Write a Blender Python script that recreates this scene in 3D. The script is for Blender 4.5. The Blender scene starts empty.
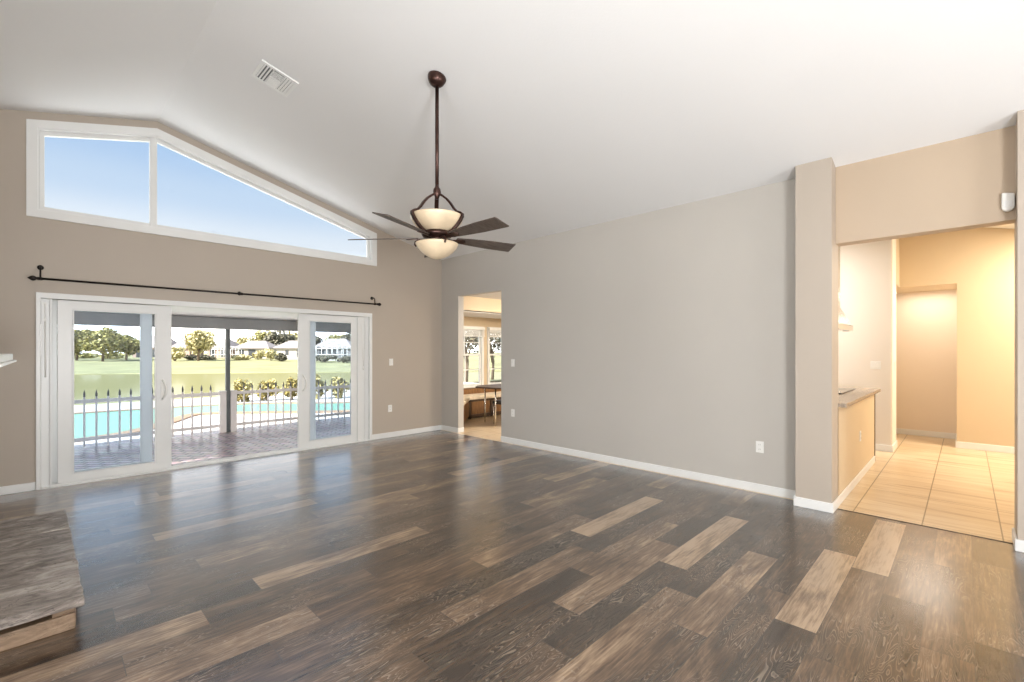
import bpy, math, random
from mathutils import Vector, Matrix
R = math.radians
PI = math.pi
random.seed(7)
scene = bpy.context.scene
COL = scene.collection

# ------------------------------------------------------------------ camera
cam_d = bpy.data.cameras.new('camera')
cam_d.sensor_width = 36.0
cam_d.lens = 16.187
cam_d.shift_y = 10.3 / 1024
cam_d.clip_end = 800
cam = bpy.data.objects.new('camera', cam_d)
COL.objects.link(cam)
cam.location = (0, 0, 1.43)
cam.rotation_euler = (R(90), 0, R(-45.389))
scene.camera = cam

# ------------------------------------------------------------------ world
scene.view_settings.view_transform = 'Standard'
scene.view_settings.look = 'None'
scene.view_settings.exposure = 0.0
scene.view_settings.gamma = 1.0
scene.view_settings.use_curve_mapping = False
world = bpy.data.worlds.new('sky_world')
scene.world = world
world.use_nodes = True
nt = world.node_tree
nt.nodes.clear()
wo = nt.nodes.new('ShaderNodeOutputWorld')
bg = nt.nodes.new('ShaderNodeBackground')
bg.inputs['Strength'].default_value = 1.0
tc = nt.nodes.new('ShaderNodeTexCoord')
sx = nt.nodes.new('ShaderNodeSeparateXYZ')
rp = nt.nodes.new('ShaderNodeValToRGB')
rp.color_ramp.interpolation = 'EASE'
els = rp.color_ramp.elements
els[0].position = 0.0
els[0].color = (0.62, 0.60, 0.52, 1)
els[1].position = 1.0
els[1].color = (0.40, 0.58, 0.90, 1)
for p, c in ((0.49, (0.75, 0.74, 0.66, 1)), (0.502, (5.5, 5.35, 5.1, 1)), (0.565, (5.5, 5.4, 5.25, 1)),
             (0.600, (0.86, 0.93, 1.0, 1)), (0.635, (0.62, 0.77, 0.95, 1)), (0.67, (0.46, 0.65, 0.91, 1))):
    e = els.new(p)
    e.color = c
mr = nt.nodes.new('ShaderNodeMapRange')
mr.inputs['From Min'].default_value = -1
mr.inputs['From Max'].default_value = 1
nt.links.new(tc.outputs['Generated'], sx.inputs[0])
nt.links.new(sx.outputs['Z'], mr.inputs['Value'])
nt.links.new(mr.outputs['Result'], rp.inputs['Fac'])
nt.links.new(rp.outputs['Color'], bg.inputs['Color'])
nt.links.new(bg.outputs[0], wo.inputs[0])


def light(name, kind, loc, power, color, size=None, size_y=None, target=None, rot=None):
    d = bpy.data.lights.new(name, kind)
    d.energy = power
    d.color = color
    if kind == 'AREA':
        d.shape = 'RECTANGLE'
        d.size = size
        d.size_y = size_y or size
    o = bpy.data.objects.new(name, d)
    COL.objects.link(o)
    o.location = loc
    if target:
        o.rotation_euler = (Vector(target) - Vector(loc)).to_track_quat('-Z', 'Y').to_euler()
    if rot:
        o.rotation_euler = rot
    return o


sun = light('sun', 'SUN', (0, 0, 30), 14.0, (1.0, 0.95, 0.88), target=(0.72, 0.10, 29.35))
sun.data.angle = R(0.8)
# unseen fill lights added behind and beside the camera to brighten the room
light('added_rear_fill', 'AREA', (3.75, -2.85, 1.55), 12, (0.97, 0.98, 1.0), 2.3, 2.0, target=(3.0, 3.0, 1.7))  # added fill aimed down the room; the rear wall is solid
light('added_ceiling_fill', 'AREA', (-.12, -2.2, 1.1), 215, (0.965, 0.98, 1.0), 0.9, 0.9, target=(2.0, 1.3, 3.8))  # added upward fill that lifts the ceiling
light('added_left_fill', 'AREA', (-.59, 1.7, 1.7), 120, (0.95, 0.975, 1.0), 2.2, 1.4, target=(5.0, 3.6, 2.0))  # added to brighten the long right wall; the left wall has no opening
light('added_ceiling_fill_right', 'AREA', (3.3, -2.4, 0.7), 75, (0.965, 0.98, 1.0), 1.8, 1.2, target=(0.6, 3.0, 4.0))  # second added upward fill, aimed at the left ceiling slope
# warm ceiling lamps of kitchen, hall and breakfast nook
light('kitchen_ceiling_lamp', 'AREA', (7.2, 2.2, 2.95), 75, (1.0, 0.955, 0.90), 1.4, 1.4, target=(7.4, 1.9, 0))
light('hall_ceiling_lamp', 'AREA', (8.7, -1.45, 2.8), 130, (1.0, 0.89, 0.72), 1.2, 1.0, target=(8.7, -0.5, 0))
light('added_alcove_fill', 'AREA', (9.85, 0.45, 2.41), 9, (1.0, 0.92, 0.82), 0.7, 0.6, target=(9.85, 0.45, 0))  # extra light added inside the alcove to brighten its walls
light('nook_ceiling_lamp', 'AREA', (6.8, 5.6, 2.45), 95, (1.0, 0.91, 0.78), 0.9, 0.9, target=(6.9, 6.6, 0))


# ------------------------------------------------------------------ materials
def new_mat(name):
    m = bpy.data.materials.new(name)
    m.use_nodes = True
    n = m.node_tree
    return m, n, n.nodes['Principled BSDF']


def N(n, kind, **kw):
    x = n.nodes.new(kind)
    for k, v in kw.items():
        if k in x.inputs.keys():
            x.inputs[k].default_value = v
        else:
            setattr(x, k, v)
    return x


def mat(name, c, rough=0.6, metal=0.0, var=0.06, scale=6.0, bump=0.0, bscale=120.0, spec=0.5, **kw):
    """plain painted / metal surface with slight procedural mottling and bump"""
    m, n, b = new_mat(name)
    co = N(n, 'ShaderNodeTexCoord')
    no = N(n, 'ShaderNodeTexNoise', Scale=scale, Detail=4.0)
    n.links.new(co.outputs['Object'], no.inputs['Vector'])
    r = N(n, 'ShaderNodeValToRGB')
    r.color_ramp.elements[0].position = 0.3
    r.color_ramp.elements[1].position = 0.7
    r.color_ramp.elements[0].color = tuple(x * (1 - var) for x in c) + (1,)
    r.color_ramp.elements[1].color = tuple(min(1, x * (1 + var)) for x in c) + (1,)
    n.links.new(no.outputs['Fac'], r.inputs['Fac'])
    n.links.new(r.outputs['Color'], b.inputs['Base Color'])
    b.inputs['Roughness'].default_value = rough
    b.inputs['Metallic'].default_value = metal
    b.inputs['Specular IOR Level'].default_value = spec
    if bump:
        n2 = N(n, 'ShaderNodeTexNoise', Scale=bscale, Detail=3.0)
        n.links.new(co.outputs['Object'], n2.inputs['Vector'])
        bp = N(n, 'ShaderNodeBump', Strength=bump, Distance=0.004)
        n.links.new(n2.outputs['Fac'], bp.inputs['Height'])
        n.links.new(bp.outputs['Normal'], b.inputs['Normal'])
    for k, v in kw.items():
        b.inputs[k.replace('_', ' ')].default_value = v
    return m


def glass_mat(name, tint, ior=1.45):
    m, n, b = new_mat(name)
    n.nodes.remove(b)
    out = n.nodes['Material Output']
    t = N(n, 'ShaderNodeBsdfTransparent')
    t.inputs['Color'].default_value = tint + (1,)
    g = N(n, 'ShaderNodeBsdfGlossy', Roughness=0.02)
    lw = N(n, 'ShaderNodeLayerWeight', Blend=0.5)
    pw = N(n, 'ShaderNodeMath', operation='POWER')
    pw.inputs[1].default_value = 5.0
    n.links.new(lw.outputs['Facing'], pw.inputs[0])
    f = N(n, 'ShaderNodeMath', operation='MULTIPLY_ADD')
    f.inputs[1].default_value = 0.9
    f.inputs[2].default_value = 0.035
    n.links.new(pw.outputs[0], f.inputs[0])
    mx = N(n, 'ShaderNodeMixShader')
    n.links.new(f.outputs[0], mx.inputs[0])
    n.links.new(t.outputs[0], mx.inputs[1])
    n.links.new(g.outputs[0], mx.inputs[2])
    n.links.new(mx.outputs[0], out.inputs['Surface'])
    return m


def plank_mat():
    m, n, b = new_mat('wood_plank_floor')
    at = N(n, 'ShaderNodeAttribute', attribute_name='tone')
    sep = N(n, 'ShaderNodeSeparateColor')
    n.links.new(at.outputs['Color'], sep.inputs[0])
    co = N(n, 'ShaderNodeTexCoord')
    off = N(n, 'ShaderNodeCombineXYZ')
    mu = N(n, 'ShaderNodeMath', operation='MULTIPLY')
    mu.inputs[1].default_value = 37.0
    n.links.new(sep.outputs['Green'], mu.inputs[0])
    n.links.new(mu.outputs[0], off.inputs['X'])
    n.links.new(mu.outputs[0], off.inputs['Z'])
    ad = N(n, 'ShaderNodeVectorMath', operation='ADD')
    n.links.new(co.outputs['Object'], ad.inputs[0])
    n.links.new(off.outputs[0], ad.inputs[1])

    def noise(sc, scale, det, dist=0.0):
        mp = N(n, 'ShaderNodeMapping')
        mp.inputs['Scale'].default_value = sc
        n.links.new(ad.outputs[0], mp.inputs['Vector'])
        q = N(n, 'ShaderNodeTexNoise', Scale=scale, Detail=det, Roughness=0.62, Distortion=dist)
        n.links.new(mp.outputs[0], q.inputs['Vector'])
        return q
    big = noise((0.9, 3.2, 1), 2.2, 4.0, 0.6)
    fine = noise((1.6, 26, 1), 3.0, 6.0, 0.3)
    # tone + noise
    def madd(a, k, c):
        x = N(n, 'ShaderNodeMath', operation='MULTIPLY_ADD')
        n.links.new(a, x.inputs[0])
        x.inputs[1].default_value = k
        if isinstance(c, float):
            x.inputs[2].default_value = c
        else:
            n.links.new(c, x.inputs[2])
        return x.outputs[0]
    s = madd(big.outputs['Fac'], 1.15, sep.outputs['Red'])
    s = madd(fine.outputs['Fac'], 0.95, s)
    s = madd(s, 1.0, -1.11)
    rp = N(n, 'ShaderNodeValToRGB')
    e = rp.color_ramp.elements
    e[0].position = 0.0
    e[0].color = PL[0] + (1,)
    e[1].position = 1.0
    e[1].color = PL[-1] + (1,)
    for i, c in enumerate(PL[1:-1]):
        q = e.new((i + 1) / (len(PL) - 1))
        q.color = c + (1,)
    n.links.new(s, rp.inputs['Fac'])
    # cathedral grain figure: thin pale scribbles
    mp = N(n, 'ShaderNodeMapping')
    mp.inputs['Scale'].default_value = (1.2, 7.5, 1)
    n.links.new(ad.outputs[0], mp.inputs['Vector'])
    wv = N(n, 'ShaderNodeTexNoise', Scale=2.0, Detail=0.6, Distortion=1.6)
    n.links.new(mp.outputs[0], wv.inputs['Vector'])
    mm = N(n, 'ShaderNodeMath', operation='MULTIPLY')
    n.links.new(wv.outputs['Fac'], mm.inputs[0])
    mm.inputs[1].default_value = 13.0
    fr = N(n, 'ShaderNodeMath', operation='FRACT')
    n.links.new(mm.outputs[0], fr.inputs[0])
    r2 = N(n, 'ShaderNodeValToRGB')
    r2.color_ramp.elements[0].position = 0.0
    r2.color_ramp.elements[0].color = (1, 1, 1, 1)
    r2.color_ramp.elements[1].position = 0.30
    r2.color_ramp.elements[1].color = (0, 0, 0, 1)
    n.links.new(fr.outputs[0], r2.inputs['Fac'])
    msk = N(n, 'ShaderNodeTexNoise', Scale=2.2, Detail=2.0)
    n.links.new(ad.outputs[0], msk.inputs['Vector'])
    r3 = N(n, 'ShaderNodeValToRGB')
    r3.color_ramp.elements[0].position = 0.44
    r3.color_ramp.elements[0].color = (0, 0, 0, 1)
    r3.color_ramp.elements[1].position = 0.60
    r3.color_ramp.elements[1].color = (0.62, 0.62, 0.62, 1)
    n.links.new(msk.outputs['Fac'], r3.inputs['Fac'])
    mk = N(n, 'ShaderNodeMath', operation='MULTIPLY')
    n.links.new(r2.outputs['Color'], mk.inputs[0])
    n.links.new(r3.outputs['Color'], mk.inputs[1])
    mx = N(n, 'ShaderNodeMix', data_type='RGBA')
    n.links.new(mk.outputs[0], mx.inputs['Factor'])
    n.links.new(rp.outputs['Color'], mx.inputs['A'])
    mx.inputs['B'].default_value = (0.36, 0.29, 0.22, 1)
    # seams from plank-local UV (metres)
    uv = N(n, 'ShaderNodeUVMap', uv_map='plank')
    su = N(n, 'ShaderNodeSeparateXYZ')
    n.links.new(uv.outputs[0], su.inputs[0])
    a = N(n, 'ShaderNodeMath', operation='LESS_THAN')
    a.inputs[1].default_value = 0.0035
    c = N(n, 'ShaderNodeMath', operation='LESS_THAN')
    c.inputs[1].default_value = 0.0022
    n.links.new(su.outputs['X'], a.inputs[0])
    n.links.new(su.outputs['Y'], c.inputs[0])
    mxx = N(n, 'ShaderNodeMath', operation='MAXIMUM')
    n.links.new(a.outputs[0], mxx.inputs[0])
    n.links.new(c.outputs[0], mxx.inputs[1])
    m3 = N(n, 'ShaderNodeMix', data_type='RGBA')
    n.links.new(mxx.outputs[0], m3.inputs['Factor'])
    n.links.new(mx.outputs['Result'], m3.inputs['A'])
    m3.inputs['B'].default_value = (0.055, 0.042, 0.032, 1)
    n.links.new(m3.outputs['Result'], b.inputs['Base Color'])
    rr = N(n, 'ShaderNodeMapRange')
    rr.inputs['To Min'].default_value = FLOOR_ROUGH[0]
    rr.inputs['To Max'].default_value = FLOOR_ROUGH[1]
    n.links.new(fine.outputs['Fac'], rr.inputs['Value'])
    n.links.new(rr.outputs[0], b.inputs['Roughness'])
    bp = N(n, 'ShaderNodeBump', Strength=0.25, Distance=0.002)
    n.links.new(fine.outputs['Fac'], bp.inputs['Height'])
    n.links.new(bp.outputs['Normal'], b.inputs['Normal'])
    b.inputs['Specular IOR Level'].default_value = 0.15
    b.inputs['Coat Weight'].default_value = 1.0
    b.inputs['Coat IOR'].default_value = 2.05
    b.inputs['Coat Roughness'].default_value = 0.2
    return m


PL = [(0.016, 0.009, 0.005), (0.034, 0.019, 0.010), (0.068, 0.040, 0.022), (0.140, 0.086, 0.050),
      (0.270, 0.182, 0.112), (0.430, 0.310, 0.205)]
FLOOR_ROUGH = (0.25, 0.42)


def tile_mat():
    m, n, b = new_mat('travertine_look_tile')
    co = N(n, 'ShaderNodeTexCoord')
    mp = N(n, 'ShaderNodeMapping')
    mp.inputs['Scale'].default_value = (7.0, 0.55, 1)
    n.links.new(co.outputs['Object'], mp.inputs['Vector'])
    no = N(n, 'ShaderNodeTexNoise', Scale=1.6, Detail=6.0, Roughness=0.6, Distortion=1.1)
    n.links.new(mp.outputs[0], no.inputs['Vector'])
    r = N(n, 'ShaderNodeValToRGB')
    e = r.color_ramp.elements
    e[0].position = 0.30
    e[0].color = (0.42, 0.26, 0.12, 1)
    e[1].position = 0.72
    e[1].color = (0.74, 0.60, 0.42, 1)
    q = e.new(0.42)
    q.color = (0.62, 0.46, 0.28, 1)
    n.links.new(no.outputs['Fac'], r.inputs['Fac'])
    sx = N(n, 'ShaderNodeSeparateXYZ')
    n.links.new(co.outputs['Object'], sx.inputs[0])

    def grout(axis, period, offs, w):
        a = N(n, 'ShaderNodeMath', operation='ADD')
        a.inputs[1].default_value = offs
        n.links.new(sx.outputs[axis], a.inputs[0])
        p = N(n, 'ShaderNodeMath', operation='PINGPONG')
        p.inputs[1].default_value = period / 2
        n.links.new(a.outputs[0], p.inputs[0])
        l = N(n, 'ShaderNodeMath', operation='LESS_THAN')
        l.inputs[1].default_value = w
        n.links.new(p.outputs[0], l.inputs[0])
        return l.outputs[0]
    g1 = grout('Y', 0.46, 0.20 + 0.46 * 20, 0.0045)
    g2 = grout('X', 0.92, 0.4, 0.003)
    mx = N(n, 'ShaderNodeMath', operation='MAXIMUM')
    n.links.new(g1, mx.inputs[0])
    n.links.new(g2, mx.inputs[1])
    mc = N(n, 'ShaderNodeMix', data_type='RGBA')
    n.links.new(mx.outputs[0], mc.inputs['Factor'])
    n.links.new(r.outputs['Color'], mc.inputs['A'])
    mc.inputs['B'].default_value = (0.27, 0.18, 0.08, 1)
    n.links.new(mc.outputs['Result'], b.inputs['Base Color'])
    b.inputs['Roughness'].default_value = 0.28
    return m


def brick_mat(name, c1, c2, mortar, scale, ang=0.0, rough=0.6, ms=0.02):
    m, n, b = new_mat(name)
    co = N(n, 'ShaderNodeTexCoord')
    mp = N(n, 'ShaderNodeMapping')
    mp.inputs['Rotation'].default_value = (0, 0, ang)
    n.links.new(co.outputs['Object'], mp.inputs['Vector'])
    br = N(n, 'ShaderNodeTexBrick')
    br.inputs['Scale'].default_value = scale
    br.inputs['Color1'].default_value = c1 + (1,)
    br.inputs['Color2'].default_value = c2 + (1,)
    br.inputs['Mortar'].default_value = mortar + (1,)
    br.inputs['Mortar Size'].default_value = ms
    br.inputs['Brick Width'].default_value = 0.5
    br.inputs['Row Height'].default_value = 0.25
    n.links.new(mp.outputs[0], br.inputs['Vector'])
    no = N(n, 'ShaderNodeTexNoise', Scale=9.0, Detail=5.0)
    n.links.new(co.outputs['Object'], no.inputs['Vector'])
    mx = N(n, 'ShaderNodeMix', data_type='RGBA', blend_type='OVERLAY')
    mx.inputs['Factor'].default_value = 0.5
    n.links.new(br.outputs['Color'], mx.inputs['A'])
    n.links.new(no.outputs['Color'], mx.inputs['B'])
    hs = N(n, 'ShaderNodeHueSaturation', Saturation=0.9)
    n.links.new(mx.outputs['Result'], hs.inputs['Color'])
    n.links.new(hs.outputs[0], b.inputs['Base Color'])
    b.inputs['Roughness'].default_value = rough
    bp = N(n, 'ShaderNodeBump', Strength=0.5, Distance=0.01)
    n.links.new(br.outputs['Fac'], bp.inputs['Height'])
    bp.invert = True
    n.links.new(bp.outputs['Normal'], b.inputs['Normal'])
    return m


def stone_mat(name, c0, c1, c2):
    m, n, b = new_mat(name)
    co = N(n, 'ShaderNodeTexCoord')
    mp = N(n, 'ShaderNodeMapping')
    mp.inputs['Scale'].default_value = (1.0, 2.4, 3.0)
    mp.inputs['Rotation'].default_value = (0, 0, 0.15)
    n.links.new(co.outputs['Object'], mp.inputs['Vector'])
    a = N(n, 'ShaderNodeTexNoise', Scale=4.5, Detail=9.0, Roughness=0.68, Distortion=0.9)
    n.links.new(mp.outputs[0], a.inputs['Vector'])
    r = N(n, 'ShaderNodeValToRGB')
    e = r.color_ramp.elements
    e[0].position = 0.36
    e[0].color = c0 + (1,)
    e[1].position = 0.66
    e[1].color = c2 + (1,)
    q = e.new(0.5)
    q.color = c1 + (1,)
    n.links.new(a.outputs['Fac'], r.inputs['Fac'])
    v = N(n, 'ShaderNodeTexNoise', Scale=2.4, Detail=5.0, Distortion=2.2)
    n.links.new(mp.outputs[0], v.inputs['Vector'])
    rc = N(n, 'ShaderNodeValToRGB')
    rc.color_ramp.elements[0].position = 0.492
    rc.color_ramp.elements[0].color = (0, 0, 0, 1)
    rc.color_ramp.elements[1].position = 0.508
    rc.color_ramp.elements[1].color = (0, 0, 0, 1)
    q = rc.color_ramp.elements.new(0.5)
    q.color = (0.8, 0.8, 0.8, 1)
    n.links.new(v.outputs['Fac'], rc.inputs['Fac'])
    mx = N(n, 'ShaderNodeMix', data_type='RGBA')
    n.links.new(rc.outputs['Color'], mx.inputs['Factor'])
    n.links.new(r.outputs['Color'], mx.inputs['A'])
    mx.inputs['B'].default_value = tuple(x * 0.3 for x in c0) + (1,)
    n.links.new(mx.outputs['Result'], b.inputs['Base Color'])
    bp = N(n, 'ShaderNodeBump', Strength=0.6, Distance=0.012)
    n.links.new(a.outputs['Fac'], bp.inputs['Height'])
    n.links.new(bp.outputs['Normal'], b.inputs['Normal'])
    b.inputs['Roughness'].default_value = 0.55
    return m


def wood_mat(name, c0, c1, axis_scale=(1, 12, 12), rough=0.45):
    m, n, b = new_mat(name)
    co = N(n, 'ShaderNodeTexCoord')
    mp = N(n, 'ShaderNodeMapping')
    mp.inputs['Scale'].default_value = axis_scale
    n.links.new(co.outputs['Object'], mp.inputs['Vector'])
    no = N(n, 'ShaderNodeTexNoise', Scale=4.0, Detail=5.0, Distortion=0.5)
    n.links.new(mp.outputs[0], no.inputs['Vector'])
    r = N(n, 'ShaderNodeValToRGB')
    r.color_ramp.elements[0].position = 0.3
    r.color_ramp.elements[1].position = 0.7
    r.color_ramp.elements[0].color = c0 + (1,)
    r.color_ramp.elements[1].color = c1 + (1,)
    n.links.new(no.outputs['Fac'], r.inputs['Fac'])
    n.links.new(r.outputs['Color'], b.inputs['Base Color'])
    b.inputs['Roughness'].default_value = rough
    return m


def leaf_mat(name, c0, c1):
    m, n, b = new_mat(name)
    ge = N(n, 'ShaderNodeNewGeometry')
    r = N(n, 'ShaderNodeValToRGB')
    r.color_ramp.elements[0].color = c0 + (1,)
    r.color_ramp.elements[1].color = c1 + (1,)
    n.links.new(ge.outputs['Random Per Island'], r.inputs['Fac'])
    n.links.new(r.outputs['Color'], b.inputs['Base Color'])
    b.inputs['Roughness'].default_value = 0.6
    return m


def water_mat(name, c, mirror, bscale, bstr):
    m, n, b = new_mat(name)
    n.nodes.remove(b)
    out = n.nodes['Material Output']
    co = N(n, 'ShaderNodeTexCoord')
    no = N(n, 'ShaderNodeTexNoise', Scale=bscale, Detail=4.0)
    n.links.new(co.outputs['Object'], no.inputs['Vector'])
    bp = N(n, 'ShaderNodeBump', Strength=bstr, Distance=0.03)
    n.links.new(no.outputs['Fac'], bp.inputs['Height'])
    d = N(n, 'ShaderNodeBsdfDiffuse')
    d.inputs['Color'].default_value = c + (1,)
    g = N(n, 'ShaderNodeBsdfGlossy', Roughness=0.08)
    n.links.new(bp.outputs['Normal'], g.inputs['Normal'])
    mx = N(n, 'ShaderNodeMixShader')
    mx.inputs[0].default_value = mirror
    n.links.new(d.outputs[0], mx.inputs[1])
    n.links.new(g.outputs[0], mx.inputs[2])
    n.links.new(mx.outputs[0], out.inputs['Surface'])
    return m


M = {}
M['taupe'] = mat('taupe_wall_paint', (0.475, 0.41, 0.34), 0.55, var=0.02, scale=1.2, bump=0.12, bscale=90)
M['cream'] = mat('cream_wall_paint', (0.66, 0.53, 0.36), 0.6, var=0.02, scale=1.2, bump=0.1, bscale=90)
M['pale'] = mat('pale_kitchen_paint', (0.80, 0.74, 0.66), 0.6, var=0.02, scale=1.2, bump=0.1, bscale=90)
M['tan'] = mat('warm_tan_header', (0.52, 0.41, 0.30), 0.6, var=0.02, scale=1.2, bump=0.1, bscale=90)  # warmer, more saturated tone given to the header alone
M['greige'] = mat('greige_right_wall', (0.52, 0.49, 0.445), 0.55, var=0.02, scale=1.2, bump=0.12, bscale=90)  # greyer, slightly lighter tone used on the long right wall only
M['peach'] = mat('peach_wall_paint', (0.80, 0.70, 0.58), 0.6, var=0.02, scale=1.2, bump=0.1, bscale=90)
M['ceil'] = mat('white_ceiling_paint', (0.80, 0.795, 0.785), 0.8, var=0.012, scale=0.8, bump=0.25, bscale=60)
M['trim'] = mat('white_trim_paint', (0.82, 0.82, 0.80), 0.35, var=0.02, scale=3)
M['vinyl'] = mat('white_vinyl_frame', (0.80, 0.80, 0.78), 0.32, var=0.02, scale=3)
M['plastic'] = mat('white_plastic', (0.84, 0.83, 0.79), 0.35, var=0.02)
M['dark_plastic'] = mat('dark_slot_plastic', (0.03, 0.03, 0.03), 0.5)
M['bronze'] = mat('oil_rubbed_bronze', (0.065, 0.034, 0.027), 0.32, 0.75, var=0.35, scale=14)
M['black_iron'] = mat('black_iron', (0.020, 0.016, 0.014), 0.4, 0.6, var=0.2)
M['alabaster'] = mat('alabaster_glass', (0.76, 0.61, 0.42), 0.35, var=0.16, scale=5, Transmission_Weight=0.0)
M['blade'] = wood_mat('weathered_walnut_blade', (0.060, 0.045, 0.036), (0.125, 0.098, 0.080), (2, 14, 14), 0.45)
M['steel'] = mat('brushed_steel', (0.62, 0.62, 0.60), 0.25, 0.9, var=0.05, scale=20)
M['chrome'] = mat('chrome', (0.75, 0.75, 0.74), 0.12, 1.0, var=0.02)
M['glass'] = glass_mat('window_glass', (0.97, 0.985, 1.0))
M['blueglass'] = glass_mat('tinted_door_glass', (0.93, 0.965, 1.0))
M['floor'] = plank_mat()
M['tile'] = tile_mat()
M['pavers'] = brick_mat('brick_pavers', (0.40, 0.27, 0.27), (0.60, 0.50, 0.50), (0.06, 0.05, 0.055), 2.4, 0.78, 0.35, 0.03)
M['deck'] = mat('pale_pool_deck', (0.78, 0.75, 0.70), 0.7, var=0.05, scale=1.5)
M['coping'] = mat('tan_coping', (0.34, 0.23, 0.15), 0.7, var=0.12, scale=5)
M['pool'] = water_mat('pool_water', (0.19, 0.36, 0.28), 0.05, 1.5, 0.15)
M['lake'] = water_mat('lake_water', (0.23, 0.22, 0.11), 0.09, 0.35, 0.2)
M['grass'] = mat('lawn_grass', (0.30, 0.29, 0.14), 0.9, var=0.22, scale=0.25)
M['bank'] = mat('earth_bank', (0.30, 0.24, 0.17), 0.9, var=0.2, scale=1)
M['fence'] = mat('white_aluminium', (0.82, 0.76, 0.74), 0.4, var=0.03)
M['finial'] = mat('dark_fence_tip', (0.10, 0.10, 0.11), 0.4, var=0.1)
M['gray_alu'] = mat('grey_aluminium', (0.13, 0.14, 0.14), 0.45, 0.1, var=0.06)
M['fascia'] = mat('grey_fascia', (0.30, 0.30, 0.30), 0.6, var=0.04)
M['soffit'] = mat('white_soffit', (0.94, 0.93, 0.91), 0.6, var=0.02)
M['stone'] = stone_mat('flagstone_slab', (0.11, 0.09, 0.075), (0.26, 0.22, 0.19), (0.48, 0.43, 0.38))
M['stone_edge'] = stone_mat('ledge_stone', (0.11, 0.07, 0.04), (0.22, 0.145, 0.09), (0.32, 0.23, 0.15))
M['counter'] = mat('speckled_countertop', (0.36, 0.29, 0.22), 0.25, var=0.35, scale=60)
M['dark_wood'] = wood_mat('dark_brown_wood', (0.045, 0.024, 0.012), (0.09, 0.05, 0.028), (12, 12, 1.5))
M['oak'] = wood_mat('honey_oak_panel', (0.17, 0.075, 0.025), (0.30, 0.15, 0.055), (12, 12, 1.5))
M['cushion'] = mat('cream_patterned_cushion', (0.74, 0.62, 0.46), 0.9, var=0.25, scale=9)
M['black_glass'] = mat('black_cooktop_glass', (0.012, 0.012, 0.012), 0.1)
M['black_leather'] = mat('black_leather', (0.015, 0.014, 0.013), 0.45)
M['bark'] = mat('tree_bark', (0.15, 0.11, 0.08), 0.9, var=0.2, scale=3)
M['leaf_oak'] = leaf_mat('oak_leaves', (0.09, 0.10, 0.03), (0.55, 0.48, 0.17))
M['leaf_light'] = leaf_mat('pale_leaves', (0.30, 0.28, 0.12), (0.72, 0.64, 0.36))
M['leaf_dark'] = leaf_mat('dark_leaves', (0.035, 0.04, 0.025), (0.22, 0.20, 0.13))
M['leaf_croton'] = leaf_mat('croton_leaves', (0.03, 0.035, 0.012), (0.70, 0.58, 0.22))
M['stucco_white'] = mat('white_stucco', (0.45, 0.42, 0.38), 0.9, var=0.04)
M['stucco_pink'] = mat('pink_stucco', (0.36, 0.26, 0.22), 0.9, var=0.05)
M['stucco_grey'] = mat('grey_stucco', (0.17, 0.17, 0.175), 0.9, var=0.06)
M['roof'] = mat('pale_shingle_roof', (0.30, 0.27, 0.26), 0.9, var=0.1, scale=2)
M['dark_opening'] = mat('shaded_window_glass', (0.05, 0.055, 0.06), 0.2)
M['cage'] = mat('white_cage_frame', (0.75, 0.75, 0.74), 0.5)


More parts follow.
